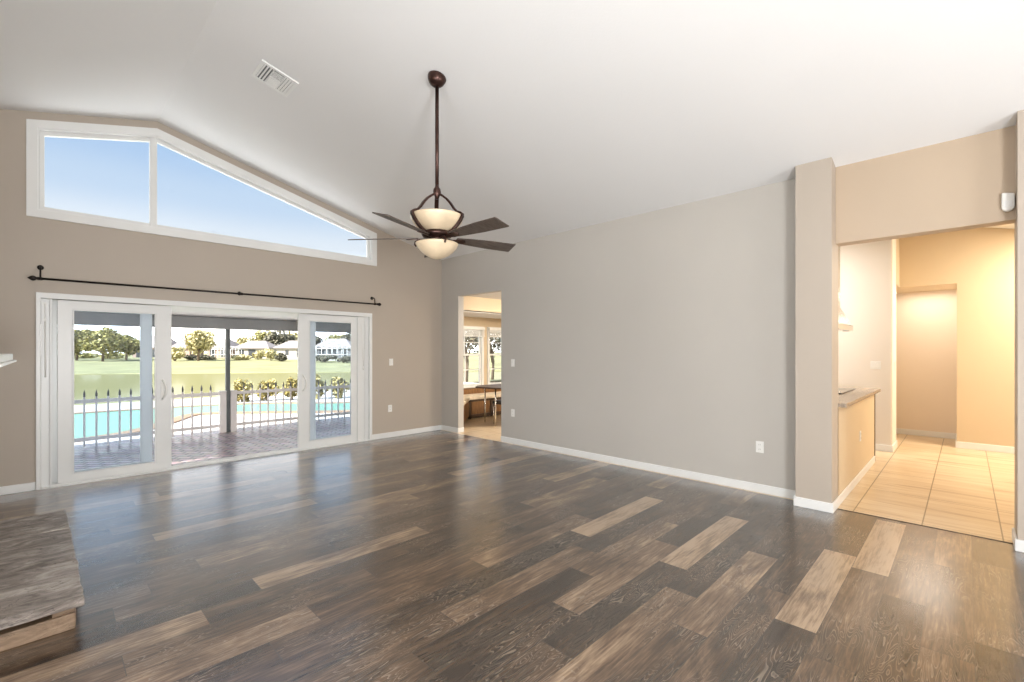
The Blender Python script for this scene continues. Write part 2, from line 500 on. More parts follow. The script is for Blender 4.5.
# ------------------------------------------------------------------ mesh helpers
class MB:
    def __init__(s):
        s.v = []
        s.f = []
        s.sm = []

    def add(s, vs, fs, smooth=False):
        k = len(s.v)
        s.v += [tuple(v) for v in vs]
        s.f += [tuple(i + k for i in f) for f in fs]
        s.sm += [smooth] * len(fs)
        return s

    def box(s, x0, y0, z0, x1, y1, z1, mtx=None):
        x0, x1 = min(x0, x1), max(x0, x1)
        y0, y1 = min(y0, y1), max(y0, y1)
        z0, z1 = min(z0, z1), max(z0, z1)
        vs = [Vector(p) for p in ((x0, y0, z0), (x1, y0, z0), (x1, y1, z0), (x0, y1, z0),
                                  (x0, y0, z1), (x1, y0, z1), (x1, y1, z1), (x0, y1, z1))]
        if mtx:
            vs = [mtx @ v for v in vs]
        return s.add(vs, [(0, 3, 2, 1), (4, 5, 6, 7), (0, 1, 5, 4), (1, 2, 6, 5), (2, 3, 7, 6), (3, 0, 4, 7)])

    def prism(s, pts, axis, a, b):
        """extrude a 2D polygon along axis from a to b; pts are the two other coordinates in order"""
        def P(p, t):
            if axis == 'x':
                return (t, p[0], p[1])
            if axis == 'y':
                return (p[0], t, p[1])
            return (p[0], p[1], t)
        n = len(pts)
        vs = [P(p, a) for p in pts] + [P(p, b) for p in pts]
        fs = [tuple(range(n))[::-1], tuple(range(n, 2 * n))]
        for i in range(n):
            j = (i + 1) % n
            fs.append((i, j, n + j, n + i))
        return s.add(vs, fs)

    def tube(s, pts, r, seg=12, caps=True):
        pts = [Vector(p) for p in pts]
        rs = r if isinstance(r, (list, tuple)) else [r] * len(pts)
        vs = []
        up = None
        for i, p in enumerate(pts):
            if i == 0:
                t = pts[1] - p
            elif i == len(pts) - 1:
                t = p - pts[i - 1]
            else:
                t = (pts[i + 1] - pts[i - 1])
            t.normalize()
            if up is None:
                ref = Vector((0, 0, 1)) if abs(t.z) < 0.9 else Vector((1, 0, 0))
                u = t.cross(ref).normalized()
            else:
                u = (up - t * up.dot(t)).normalized()
            up = u
            w = t.cross(u)
            for k in range(seg):
                a = 2 * PI * k / seg
                vs.append(p + (u * math.cos(a) + w * math.sin(a)) * rs[i])
        fs = []
        for i in range(len(pts) - 1):
            for k in range(seg):
                k2 = (k + 1) % seg
                fs.append((i * seg + k, i * seg + k2, (i + 1) * seg + k2, (i + 1) * seg + k))
        s.add(vs, fs, True)
        if caps:
            base = len(s.v) - len(vs)
            s.f.append(tuple(base + k for k in range(seg))[::-1])
            s.f.append(tuple(base + (len(pts) - 1) * seg + k for k in range(seg)))
            s.sm += [False, False]
        return s

    def lathe(s, prof, c=(0, 0, 0), seg=40, mtx=None):
        vs = []
        for (r, z) in prof:
            for k in range(seg):
                a = 2 * PI * k / seg
                v = Vector((r * math.cos(a), r * math.sin(a), z))
                if mtx:
                    v = mtx @ v
                vs.append(v + Vector(c))
        fs = []
        for i in range(len(prof) - 1):
            for k in range(seg):
                k2 = (k + 1) % seg
                fs.append((i * seg + k, i * seg + k2, (i + 1) * seg + k2, (i + 1) * seg + k))
        return s.add(vs, fs, True)

    def ring(s, x0, z0, x1, z1, tl, tb, tr, tt, y0, y1):
        """rectangular frame in the x-z plane: one closed ring without overlapping boxes"""
        O = [(x0, z0), (x1, z0), (x1, z1), (x0, z1)]
        I = [(x0 + tl, z0 + tb), (x1 - tr, z0 + tb), (x1 - tr, z1 - tt), (x0 + tl, z1 - tt)]
        vs = [(p[0], y, p[1]) for y in (y0, y1) for L in (O, I) for p in L]
        fs = []
        for i in range(4):
            j = (i + 1) % 4
            fs += [(i, j, 4 + j, 4 + i), (8 + i, 12 + i, 12 + j, 8 + j), (i, 8 + i, 8 + j, j), (4 + i, 4 + j, 12 + j, 12 + i)]
        return s.add(vs, fs)

    def build(s, name, m, parent=None, bevel=0.0, seg=2):
        me = bpy.data.meshes.new(name)
        me.from_pydata(s.v, [], s.f)
        me.polygons.foreach_set('use_smooth', s.sm)
        me.materials.append(m)
        me.update()
        import bmesh
        bm = bmesh.new()
        bm.from_mesh(me)
        bmesh.ops.recalc_face_normals(bm, faces=bm.faces)
        bm.to_mesh(me)
        bm.free()
        o = bpy.data.objects.new(name, me)
        COL.objects.link(o)
        if parent is not None:
            o.parent = parent
            # geometry is given in world space: bring it into the parent's space
            w = parent.matrix_basis.copy()
            q = parent.parent
            while q:
                w = q.matrix_basis @ w
                q = q.parent
            me.transform(w.inverted())
        if bevel:
            b = o.modifiers.new('bevel', 'BEVEL')
            b.width = bevel
            b.segments = seg
            b.limit_method = 'ANGLE'
            b.angle_limit = R(40)
        return o


def tag(o, label=None, cat=None, group=None, kind=None):
    if label:
        o['label'] = label
    if cat:
        o['category'] = cat
    if group:
        o['group'] = group
    if kind:
        o['kind'] = kind
    return o


def empty(name, loc, label=None, cat=None, group=None, kind=None):
    o = bpy.data.objects.new(name, None)
    o.empty_display_size = 0.1
    COL.objects.link(o)
    o.location = loc
    return tag(o, label, cat, group, kind)


def struct(name, mb, m, label=None, cat=None, bevel=0.0):
    return tag(mb.build(name, m, None, bevel), label, cat, kind='structure')


def box(*a):
    return MB().box(*a)


def copy_tree(o, parent=None):
    c = o.copy()
    COL.objects.link(c)
    c.parent = parent
    for ch in [x for x in bpy.data.objects if x.parent == o]:
        copy_tree(ch, c)
    return c


# ------------------------------------------------------------------ room dimensions
YA = 6.83          # inner face of the wall with the sliding doors
XB = 5.09          # inner face of the long right wall
RX, RZ, SL = 0.936, 4.155, 0.254   # ridge line and roof pitch
XL, YR = -0.62, -3.0               # left and rear wall


def cz(x):
    return RZ - SL * abs(x - RX)


# floor: individual planks 1.22 x 0.19 m in one floor mesh, each with its own tone
KNOWN = {0: [(2.98, .45), (4.20, .62)], 2: [(2.53, .55), (3.75, .98)], 3: [(2.74, .93), (3.96, .30)],
         4: [(3.06, .36)], 5: [(2.32, .72), (3.54, .30)], 6: [(1.43, .68), (2.65, .25)], 7: [(1.72, .22), (2.94, .96), (4.16, .30)],
         8: [(2.03, .68), (3.25, .20), (4.47, .66)], 9: [(2.44, .60), (3.66, .42)], 10: [(1.52, .60), (2.74, .22), (3.96, .35)],
         11: [(1.72, .25), (2.94, .92), (4.16, .35)], 12: [(.77, .45), (2.05, .60), (3.27, .30), (4.49, .68)],
         13: [(1.03, .50), (2.25, .35)], 14: [(.25, .5), (1.47, .28), (2.69, .55)], 15: [(.605, .4), (1.825, .32), (3.15, .66)],
         16: [(.91, .82), (2.13, .30)], 17: [(.26, .5), (1.48, .35)], 18: [(.44, .45), (1.66, .30)],
         19: [(.72, .65), (1.93, .50), (3.15, .30)], 21: [(.43, .3), (1.65, .72)]}


def make_floor():
    rnd = random.Random(11)
    vs, fs, tones, uvs = [], [], [], []
    w, L = 0.19, 1.22
    x_lo, x_hi = XL, 5.05
    k0 = int(math.floor((YR + .03) / w))
    k1 = int(math.ceil((YA + .05 + .03) / w))
    for k in range(k0, k1):
        y0 = max(-.03 + k * w, YR)
        y1 = min(-.03 + (k + 1) * w, YA + .06)
        starts = list(KNOWN.get(k, []))
        if not starts:
            starts = [(rnd.uniform(-.5, .7), rnd.choice((.22, .3, .34, .4, .46, .52, .62, .8)))]
        while starts[0][0] > x_lo:
            starts.insert(0, (starts[0][0] - L, rnd.choice((.25, .32, .4, .46, .55, .7))))
        while starts[-1][0] + L < x_hi:
            starts.append((starts[-1][0] + L, rnd.choice((.22, .28, .34, .4, .46, .55, .64, .82) if k > 16 else (.22, .28, .32, .36, .4, .5))))  # rows toward the doors picked lighter: door glare put into plank tone
        for i, (xs, t) in enumerate(starts):
            xe = starts[i + 1][0] if i + 1 < len(starts) else xs + L
            a, b = max(xs, x_lo), min(xe, x_hi)
            if b <= a:
                continue
            n = len(vs)
            vs += [(a, y0, 0), (b, y0, 0), (b, y1, 0), (a, y1, 0)]
            fs.append((n, n + 1, n + 2, n + 3))
            r = rnd.random()
            tones.append((t, r, 0, 1))
            uvs += [(a - xs, 0), (b - xs, 0), (b - xs, y1 - y0), (a - xs, y1 - y0)]
    me = bpy.data.meshes.new('floor')
    me.from_pydata(vs, [], fs)
    ca = me.color_attributes.new('tone', 'FLOAT_COLOR', 'CORNER')
    uv = me.uv_layers.new(name='plank')
    for p in me.polygons:
        for li in p.loop_indices:
            ca.data[li].color = tones[p.index]
            uv.data[li].uv = uvs[li]
    me.materials.append(M['floor'])
    o = bpy.data.objects.new('floor', me)
    COL.objects.link(o)
    tag(o, kind='structure')
    # sub-floor so that the planks have thickness
    return o


make_floor()
struct('floor_tile', box(5.05, YR, -.06, 11.0, 8.1, 0), M['tile'])
struct('trim_threshold', box(5.043, -.26, -.01, 5.055, .83, .004), M['dark_wood'])

# ceiling: two slopes of one thickness
c = MB()
c.prism([(XL - .1, cz(XL - .1)), (RX, RZ), (5.2, cz(5.2)), (5.2, cz(5.2) + .15), (RX, RZ + .15), (XL - .1, cz(XL - .1) + .15)], 'y', YR - .1, YA + .14)
struct('ceiling', c, M['ceil'])

# ------------------------------------------------------------------ wall with sliding doors and clerestory
# clerestory opening (inner edge of the casing) and door opening
CW = dict(x0=-.055, x1=3.70, zb=2.895, xr=RX)
TW = 0.082


def ctop(x):       # inner edge of the sloped casing, parallel to the ceiling
    return 4.068 - TW * 1.03 - SL * (abs(x - .93))


DX0, DX1, DZ = -.068, 3.695, 2.04


def wallA():
    w = MB()
    y0, y1 = YA, YA + .14
    xl, xr = XL - .1, 5.21
    w.box(xl, y0, 0, DX0 + .02, y1, CW['zb'])
    w.box(DX1 - .02, y0, 0, xr, y1, CW['zb'])
    w.box(DX0 + .02, y0, DZ - .02, DX1 - .02, y1, CW['zb'])
    # around the clerestory
    w.prism([(xl, CW['zb']), (CW['x0'], CW['zb']), (CW['x0'], cz(CW['x0'])), (xl, cz(xl))], 'y', y0, y1)
    w.prism([(CW['x1'], CW['zb']), (xr, CW['zb']), (xr, cz(xr)), (CW['x1'], cz(CW['x1']))], 'y', y0, y1)
    w.prism([(CW['x0'], ctop(CW['x0'])), (.93, ctop(.93)), (.936, cz(.936)), (CW['x0'], cz(CW['x0']))], 'y', y0, y1)
    w.prism([(.93, ctop(.93)), (CW['x1'], ctop(CW['x1'])), (CW['x1'], cz(CW['x1'])), (.936, cz(.936))], 'y', y0, y1)
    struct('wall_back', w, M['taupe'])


wallA()

# clerestory window
win = empty('window_1', (1.8, YA, 2.8), kind='structure')


def poly_ring(outer, inner, y0, y1, name, m, parent, bevel=0):
    n = len(outer)
    vs = [(p[0], y0, p[1]) for p in outer] + [(p[0], y0, p[1]) for p in inner] + \
         [(p[0], y1, p[1]) for p in outer] + [(p[0], y1, p[1]) for p in inner]
    fs = []
    for i in range(n):
        j = (i + 1) % n
        fs += [(i, j, n + j, n + i), (2 * n + i, 3 * n + i, 3 * n + j, 2 * n + j),
               (i, 2 * n + i, 2 * n + j, j), (n + i, n + j, 3 * n + j, 3 * n + i)]
    return MB().add(vs, fs).build(name, m, parent, bevel)


def clere(off):
    """outline of the clerestory, inset by off from the casing's inner edge (negative = outward)"""
    x0, x1, zb = CW['x0'] + off, CW['x1'] - off, CW['zb'] + off
    k = off * 1.03
    return [(x0, zb), (x1, zb), (x1, ctop(x1) - k), (.93, ctop(.93) - k), (x0, ctop(x0) - k)]


poly_ring(clere(-TW), clere(0), YA - .02, YA + .002, 'window_casing', M['trim'], win, .003)
poly_ring(clere(-.001), clere(.012), YA - .005, YA + .14, 'window_jamb', M['trim'], win)
poly_ring(clere(.012), clere(.05), YA + .05, YA + .10, 'window_frame', M['vinyl'], win, .003)
MB().box(.868, YA + .02, CW['zb'], .935, YA + .11, ctop(.93) - .012).build('mullion', M['vinyl'], win, .004)
x0, x1, zb = CW['x0'] + .045, CW['x1'] - .045, CW['zb'] + .045
MB().prism([(x0, zb), (.88, zb), (.88, ctop(.88) - .04), (x0, ctop(x0) - .04)], 'y', YA + .072, YA + .078).build('pane', M['glass'], win)
MB().prism([(.93, zb), (x1, zb), (x1, ctop(x1) - .04), (.93, ctop(.93) - .04)], 'y', YA + .072, YA + .078).build('pane', M['glass'], win)

# sliding glass doors --------------------------------------------------------
door = empty('door_1', (1.8, YA, 0), kind='structure')
f = MB()
y0, y1 = YA - .03, YA + .16
f.ring(DX0, 0, DX1, DZ, .035, .01, .045, .06, y0, y1)
f.build('door_frame', M['vinyl'], door, .004)
f = MB()
f.box(DX0 + .036, YA + .022, .01, DX0 + .100, YA + .15, DZ - .061)     # stepped jamb channels on the left
f.box(DX0 + .101, YA + .004, .01, DX0 + .118, YA + .12, DZ - .061)
f.build('jamb_channel', M['vinyl'], door, .002)
f = MB()
f.box(3.462, YA + .012, .01, DX1 - .046, YA + .10, DZ - .061)             # wide flat panel beside the right door
f.box(3.575, YA + .004, .01, 3.583, YA + .0115, DZ - .061)
f.build('jamb_panel', M['vinyl'], door, .002)
f = MB()
for yy in (.02, .08, .13):
    f.box(DX0 + .04, YA + yy, .01, DX1 - .05, YA + yy + .008, .024)
f.build('door_track', M['vinyl'], door)


def panel(x0, x1, yc, gx0, gx1, gz0, gz1, z1, handle_x=None, blinds=False):
    pf = MB()
    a, b = yc - .02, yc + .02
    z0 = .026
    pf.ring(x0, z0, x1, z1, gx0 - x0, gz0 - z0, x1 - gx1, z1 - gz1, a, b)
    p = pf.build('door_panel', M['vinyl'], door, .004)
    MB().box(gx0 - .005, yc - .006, gz0 - .005, gx1 + .005, yc + .006, gz1 + .005).build('pane', M['blueglass'], p)
    g = MB()     # glazing bead
    g.ring(gx0 + .0005, gz0 + .0005, gx1 - .0005, gz1 - .0005, .014, .014, .014, .014, a - .004, a + .012)
    g.build('glazing_bead', M['vinyl'], p, .002)
    if handle_x is not None:
        pts = []
        for i in range(15):
            t = i / 14
            s = 1 if handle_x > 2 else 1
            pts.append((handle_x + .030 * math.sin(PI * t) * s, a - .008 - .045 * math.sin(PI * t) ** .6, .86 + .22 * t))
        h = MB()
        h.tube(pts, .011, 10)
        h.build('handle', M['plastic'], p)
        MB().box(handle_x - .016, a - .008, .84, handle_x + .016, a, 1.10).build('handle_plate', M['plastic'], p, .004)
    return p


panel(.09, 1.075, YA + .045, .205, .925, .105, 1.885, 1.975, .985)
panel(-.01, .90, YA + .13, .09, .80, .11, 1.885, 1.975)
panel(2.565, 3.46, YA + .045, 2.715, 3.375, .105, 1.885, 1.975, 2.625)
panel(2.73, 3.64, YA + .13, 2.83, 3.54, .11, 1.885, 1.975)

# cord loop with a weight on the right jamb panel, thin wand on the left jamb
c = MB()
c.tube([(3.52, YA - .012, 1.86), (3.530, YA - .012, 1.5), (3.548, YA - .012, 1.18)], .0028, 6)
c.tube([(3.585, YA - .012, 1.86), (3.572, YA - .012, 1.5), (3.552, YA - .012, 1.18)], .0028, 6)
c.tube([(3.55, YA - .012, 1.19), (3.55, YA - .012, 1.13)], [.006, .011], 8)
c.build('blind_cord', M['plastic'], door)
c = MB()
c.tube([(-.005, YA - .037, 1.92), (-.003, YA - .037, 1.75)], .003, 6)
c.tube([(-.003, YA - .037, 1.75), (0.0, YA - .037, 1.16)], .006, 8)
c.box(-.018, YA - .034, 1.90, .006, YA - .028, 1.94)
c.box(-.014, YA - .045, 1.74, .008, YA - .029, 1.77)
c.build('blind_wand', M['plastic'], door)

# ------------------------------------------------------------------ long right wall and openings
w = MB()
T = .12
w.box(XB, 6.345, 0, XB + T, YA + .1, 3.12)
w.box(XB, 1.13, 0, XB + T, 5.262, 3.12)
w.box(XB, 5.262, 2.40, XB + T, 6.345, 3.12)
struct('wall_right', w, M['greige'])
p = MB()
p.prism([(4.89, 0), (XB + .10, 0), (XB + .10, cz(XB + .1)), (4.89, cz(4.89))], 'y', .848, 1.128)
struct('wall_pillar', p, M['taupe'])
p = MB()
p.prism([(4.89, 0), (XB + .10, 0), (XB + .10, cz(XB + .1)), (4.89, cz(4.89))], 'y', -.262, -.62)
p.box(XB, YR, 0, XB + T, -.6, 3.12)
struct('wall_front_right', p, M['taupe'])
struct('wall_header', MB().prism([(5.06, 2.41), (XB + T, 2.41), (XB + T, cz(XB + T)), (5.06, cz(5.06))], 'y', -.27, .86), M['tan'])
# left, rear walls (outside the view)
w = MB()
w.box(XL - .1, YR - .1, 0, XL, YA + .1, cz(XL))
struct('wall_left', w, M['taupe'])
w = MB()
w.prism([(XL - .1, 0), (5.2, 0), (5.2, cz(5.2)), (RX, RZ), (XL - .1, cz(XL - .1))], 'y', YR - .1, YR)
struct('wall_rear', w, M['taupe'])
# chimney breast, mantel behind frame edge
struct('wall_chimney', box(XL, 3.35, 0, -.44, 5.1, 3.7), M['taupe'])


def base(name, segs, h=.085, t=.014):
    b = MB()
    for (xa, ya, xb, yb) in segs:
        b.box(xa, ya, 0, xb, yb, h)
        # stepped top edge
    struct(name, b, M['trim'], bevel=.004)


t = .014
base('baseboard_back', [(XL, YA - t, DX0 - .001, YA), (DX1 + .001, YA - t, XB - t, YA)])
base('baseboard_right', [(XB - t, 6.345 - t, XB, YA), (XB, 6.345 - t, XB + T, 6.345), (XB - t, 1.128, XB, 5.262)])
base('baseboard_pillar', [(4.89 - t, .848 - t, 4.89, 1.128 + t), (4.89, 1.128, XB - t, 1.128 + t), (4.89, .848 - t, 7.50, .8475)])
base('baseboard_front_right', [(4.89 - t, -.62, 4.89, -.262 + t), (4.89, -.262, XB + .1, -.262 + t)])

# ------------------------------------------------------------------ kitchen and hall beyond the right opening
struct('wall_counter', box(XB + .08, .848, 0, 7.55, .95, .905), M['cream'])


def hz(y):
    return 3.264 + .265 * y


w = MB()
w.prism([(.75, 0), (.86, 0), (.86, 3.6), (.75, 3.6)], 'x', 8.47, 9.0)
w.box(8.42, .76, 0, 8.55, 7.0, 3.6)
struct('wall_kitchen', w, M['pale'])
w = MB()
w.box(9.5, -3.0, 0, 9.62, .10, 3.7)           # wall facing the opening
w.box(9.5, .10, 2.44, 10.5, .86, 3.7)         # over the alcove
w.box(8.98, .75, 2.44, 9.5, .86, 3.6)
struct('wall_hall', w, M['cream'])
w = MB()
w.box(10.4, 0, 0, 10.5, 1.1, 2.44)
w.box(9.62, .0, 0, 10.4, .10, 2.44)
w.box(9.0, 1.1, 0, 10.5, 1.2, 2.44)
w.box(9.0, .86, 0, 9.06, 1.2, 2.44)
struct('wall_alcove', w, M['peach'])
c = MB()
c.prism([(-3.0, hz(-3.0)), (1.4, hz(1.4)), (1.4, hz(1.4) + .1), (-3.0, hz(-3.0) + .1)], 'x', 5.15, 11.0)
c.box(5.15, 1.4, 3.6, 11.0, 4.6, 3.72)
struct('ceiling_hall', c, M['ceil'])
struct('wall_upper_right', box(5.10, -3.1, 3.13, 5.20, 7.0, 3.75).box(5.2, 4.5, 2.6, 9.2, 4.6, 3.75), M['cream'])
struct('wall_hall_end', box(5.2, -3.1, 0, 9.6, -3.0, 3.3), M['cream'])
base('baseboard_hall', [(9.5 - t, -3.0, 9.5, .10), (9.5 - t, .1, 10.4, .1 + t), (10.4 - t, .1, 10.4, 1.1)], .095)
base('baseboard_kitchen', [(8.47 - .05, .75 - t, 9.0, .75), (8.42 - t, .75 - t, 8.42, 3.0)], .095)

# kitchen counter on the half wall
k = empty('kitchen_counter', (6.4, 1.2, 0), 'brown speckled countertop on the tan half wall of the kitchen', 'kitchen counter')
MB().box(XB + .13, .79, .905, 7.62, 1.50, .945).build('countertop', M['counter'], k, .005)
cab = MB().box(XB + .13, .952, .10, 7.50, 1.45, .904).build('cabinet', M['dark_wood'], k, .003)
MB().box(XB + .2, 1.0, 0, 7.45, 1.40, .10).build('toe_kick', M['dark_wood'], k)
for i in range(4):
    xa = XB + .16 + i * .56
    d = MB().box(xa, 1.45, .13, xa + .54, 1.47, .88).build('cabinet_door', M['dark_wood'], k, .004)
    MB().tube([(xa + .47, 1.49, .70), (xa + .47, 1.49, .82)], .006, 8).build('handle', M['steel'], d)
MB().box(7.552, .84, 0, 7.575, 1.46, .904).build('end_panel', M['dark_wood'], k, .002)
ck = empty('cooktop', (6.5, 1.2, .945), 'black glass cooktop set on the brown kitchen countertop', 'cooktop')
MB().box(6.3, 1.0, .946, 7.25, 1.42, .958).build('glass_top', M['black_glass'], ck, .003)
for (px, py, r_) in ((6.5, 1.12, .08), (6.5, 1.31, .06), (7.0, 1.12, .06), (7.0, 1.31, .08)):
    MB().lathe([(r_, 0), (r_ + .003, .001), (r_ + .003, 0)], (px, py, .958)).build('burner_ring', M['steel'], ck)
hd = empty('range_hood', (6.35, 1.25, 1.7), 'stainless steel range hood with flared canopy above the cooktop', 'range hood')
MB().box(6.32, 1.08, 1.955, 6.72, 1.40, 3.55).build('chimney', M['steel'], hd, .003)
cn = MB()
vs = [(6.06, .99, 1.74), (6.98, .99, 1.74), (6.98, 1.50, 1.74), (6.06, 1.50, 1.74),
      (6.32, 1.08, 1.96), (6.72, 1.08, 1.96), (6.72, 1.40, 1.96), (6.32, 1.40, 1.96)]
cn.add(vs, [(0, 3, 2, 1), (4, 5, 6, 7), (0, 1, 5, 4), (1, 2, 6, 5), (2, 3, 7, 6), (3, 0, 4, 7)])
cn.build('canopy', M['steel'], hd, .003)
MB().box(6.06, .99, 1.68, 6.98, 1.50, 1.738).build('rim', M['chrome'], hd, .004)
fl = MB().box(6.2, 1.12, 1.672, 6.85, 1.4, 1.679).build('filter', M['steel'], hd)
for px in (6.3, 6.8):
    MB().lathe([(0, 0), (.03, 0), (.03, .006)], (px, 1.04, 1.672)).build('lamp', M['plastic'], hd)


# ------------------------------------------------------------------ breakfast nook seen through the doorway
w = MB()
WX = (6.12, 7.16, 7.28, 8.32)
w.box(5.95, 8.0, 0, 9.2, 8.12, .60)
w.box(5.95, 8.0, 2.00, 9.2, 8.12, 2.22)
w.box(5.95, 8.0, .60, 6.10, 8.12, 2.0)
w.box(8.34, 8.0, .60, 9.2, 8.12, 2.0)
w.box(7.17, 8.0, .60, 7.27, 8.12, 2.0)
w.prism([(5.95, 8.0), (5.21, 7.2), (5.13, 7.28), (5.88, 8.12)], 'z', 0, 2.22)   # canted side of the bay
w.box(5.21, 7.0, 2.22, 9.2, 7.12, 2.52)                                          # wall over the bay
w.box(9.1, 4.0, 0, 9.2, 8.0, 2.52)
struct('wall_nook', w, M['cream'])
struct('ceiling_nook', box(5.21, 4.5, 2.52, 9.2, 7.05, 2.62), M['ceil'])
struct('trim_bay_soffit', MB().prism([(5.21, 7.0), (9.1, 7.0), (9.1, 8.12), (5.9, 8.12), (5.15, 7.3)], 'z', 2.21, 2.24), M['ceil'])


def nook_window(n, x0, x1):
    e = empty('window_%d' % n, ((x0 + x1) / 2, 8.0, .6), kind='structure')
    m = MB()
    za, zb = .60, 2.0
    m.ring(x0, za, x1, zb, .06, .05, .06, .07, 7.975, 8.10)
    m.box(x0 - .01, 7.93, za + .01, x1 + .01, 7.974, za + .045)
    m.build('window_frame', M['trim'], e, .003)
    for (a, b, yy) in ((1.33, zb - .07, 8.06), (za + .05, 1.37, 8.035)):
        s = MB()
        s.ring(x0 + .06, a, x1 - .06, b, .04, .04, .04, .04, yy - .015, yy + .015)
        xm = (x0 + x1) / 2
        s.box(xm - .009, yy - .012, a + .04, xm + .009, yy + .012, b - .04)
        zm = (a + b) / 2
        s.box(x0 + .10, yy - .010, zm - .009, x1 - .10, yy + .010, zm + .009)
        o = s.build('sash', M['trim'], e, .002)
        MB().box(x0 + .10, yy - .003, a + .04, x1 - .10, yy + .003, b - .04).build('pane', M['glass'], o)
    # raised blind stacked under the head
    bl = empty('window_blind', ((x0 + x1) / 2, 7.95, 1.9),
               'white blind raised at the top of the nook window ' + ('nearest the doorway jamb' if n == 2 else 'on the right'), 'window blind', 'raised blinds in the nook')
    MB().box(x0 + .01, 7.925, 1.92, x1 - .01, 7.973, 1.985).build('head_rail', M['plastic'], bl, .003)
    s = MB()
    for i in range(8):
        s.box(x0 + .02, 7.928, 1.79 + i * .016, x1 - .02, 7.972, 1.799 + i * .016)
    s.build('slats', M['plastic'], bl)
    MB().box(x0 + .015, 7.926, 1.765, x1 - .015, 7.974, 1.784).build('bottom_rail', M['plastic'], bl, .002)


nook_window(2, WX[0], WX[1])
nook_window(3, WX[2], WX[3])

bn = empty('window_bench', (6.6, 7.6, 0), 'built-in wooden window bench with cream cushion in the nook bay', 'bench')
seat_pts = [(5.42, 6.62), (6.28, 7.42), (8.9, 7.42), (8.9, 7.92), (6.0, 7.92), (5.24, 7.12), (5.24, 6.62)]
in_pts = [(5.44, 6.68), (6.26, 7.45), (8.88, 7.45), (8.88, 7.9), (6.02, 7.9), (5.26, 7.12), (5.26, 6.68)]
MB().prism(in_pts, 'z', .06, .40).build('bench_base', M['oak'], bn, .003)
for i in range(4):
    xa = 6.33 + i * .62
    q = MB().box(xa, 7.435, .10, xa + .50, 7.45, .36).build('panel', M['oak'], bn, .006)
fr = MB()
for i in range(5):
    fr.box(6.24 + i * .62, 7.43, .0, 6.31 + i * .62, 7.449, .40)
fr.box(6.24, 7.43, .36, 8.88, 7.449, .40)
fr.box(6.24, 7.43, .02, 8.88, 7.449, .09)
fr.build('face_frame', M['dark_wood'], bn, .002)
MB().prism(seat_pts, 'z', .402, .475).build('cushion', M['cushion'], bn, .018, 3)
MB().box(6.1, 7.905, .43, 8.9, 7.995, .585).build('back_ledge', M['oak'], bn, .004)

tb = empty('dining_table', (6.35, 6.55, 0), 'dark-topped dining table with slim chrome legs standing before the window bench', 'table')
MB().prism([(5.93, 6.28), (6.15, 6.12), (7.0, 6.12), (7.15, 6.3), (7.15, 6.85), (7.0, 7.0), (6.1, 7.0), (5.86, 6.78)], 'z', .715, .745).build('tabletop', M['dark_wood'], tb, .006)
for (px, py) in ((6.02, 6.38), (6.22, 6.90), (6.95, 6.25), (6.95, 6.88)):
    MB().tube([(px, py, .714), (px + .0, py, .35), (px + .0, py, 0.0)], [.012, .016, .010], 10).build('leg', M['chrome'], tb)
    
ch = empty('dining_chair', (6.45, 6.42, 0), 'black upholstered dining chair tucked under the nook table', 'chair')
MB().box(6.16, 6.22, .40, 6.56, 6.62, .47).build('seat', M['black_leather'], ch, .02, 3)
MB().box(6.16, 6.185, .12, 6.54, 6.215, .69).build('backrest', M['black_leather'], ch, .012, 3)
for (px, py) in ((6.18, 6.24), (6.54, 6.24), (6.18, 6.6), (6.54, 6.6)):
    MB().tube([(px, py, .40), (px, py, 0)], [.014, .010], 8).build('leg', M['chrome'], ch)

# ------------------------------------------------------------------ hearth and mantel
he = empty('fireplace_hearth', (-.1, 4.2, 0), 'low hearth of rough grey-brown stone slabs beside the left wall', 'hearth')


def slab(pts, z0, z1, m, seed, name='slab', amp=.006):
    rnd = random.Random(seed)
    # subdivide the outline and jitter it so the stone edge is broken
    out = []
    n = len(pts)
    for i in range(n):
        a, b = Vector(pts[i]), Vector(pts[(i + 1) % n])
        k = max(2, int((b - a).length / .06))
        for j in range(k):
            q = a.lerp(b, j / k)
            out.append((q.x + rnd.uniform(-amp, amp), q.y + rnd.uniform(-amp, amp)))
    mb = MB().prism(out, 'z', z0, z1)
    return mb.build(name, m, he, .006)


slab([(-.44, 3.22), (.140, 3.24), (.137, 3.84), (-.44, 3.90)], .118, .170, M['stone'], 1, amp=.004)
slab([(-.44, 3.912), (.135, 3.852), (.124, 4.56), (-.44, 4.60)], .118, .168, M['stone'], 2, amp=.004)
slab([(-.44, 4.612), (.121, 4.572), (.112, 5.10), (-.44, 5.12)], .118, .170, M['stone'], 3, amp=.004)
slab([(-.44, 3.36), (.02, 3.36), (.02, 4.98), (-.44, 4.98)], .084, .117, M['stone_edge'], 4, 'mortar_course', .003)
slab([(.022, 3.275), (.108, 3.28), (.100, 5.05), (.022, 5.04)], .084, .117, M['stone_edge'], 10, 'ledge_stone', .004)
slab([(-.44, 3.26), (.112, 3.27), (.108, 4.05), (-.44, 4.05)], .0, .083, M['stone_edge'], 5, 'riser_stone', .004)
slab([(-.44, 4.06), (.107, 4.06), (.098, 5.06), (-.44, 5.06)], .0, .083, M['stone_edge'], 6, 'riser_stone', .004)

mn = empty('fireplace_mantel', (-.3, 4.2, 1.34), 'white painted mantel shelf at the left edge above the hearth', 'mantel')
MB().box(-.438, 3.35, 1.352, -.150, 5.05, 1.366).build('moulding', M['trim'], mn, .003)
MB().box(-.438, 3.38, 1.367, -.168, 5.02, 1.412).build('shelf', M['trim'], mn, .003)

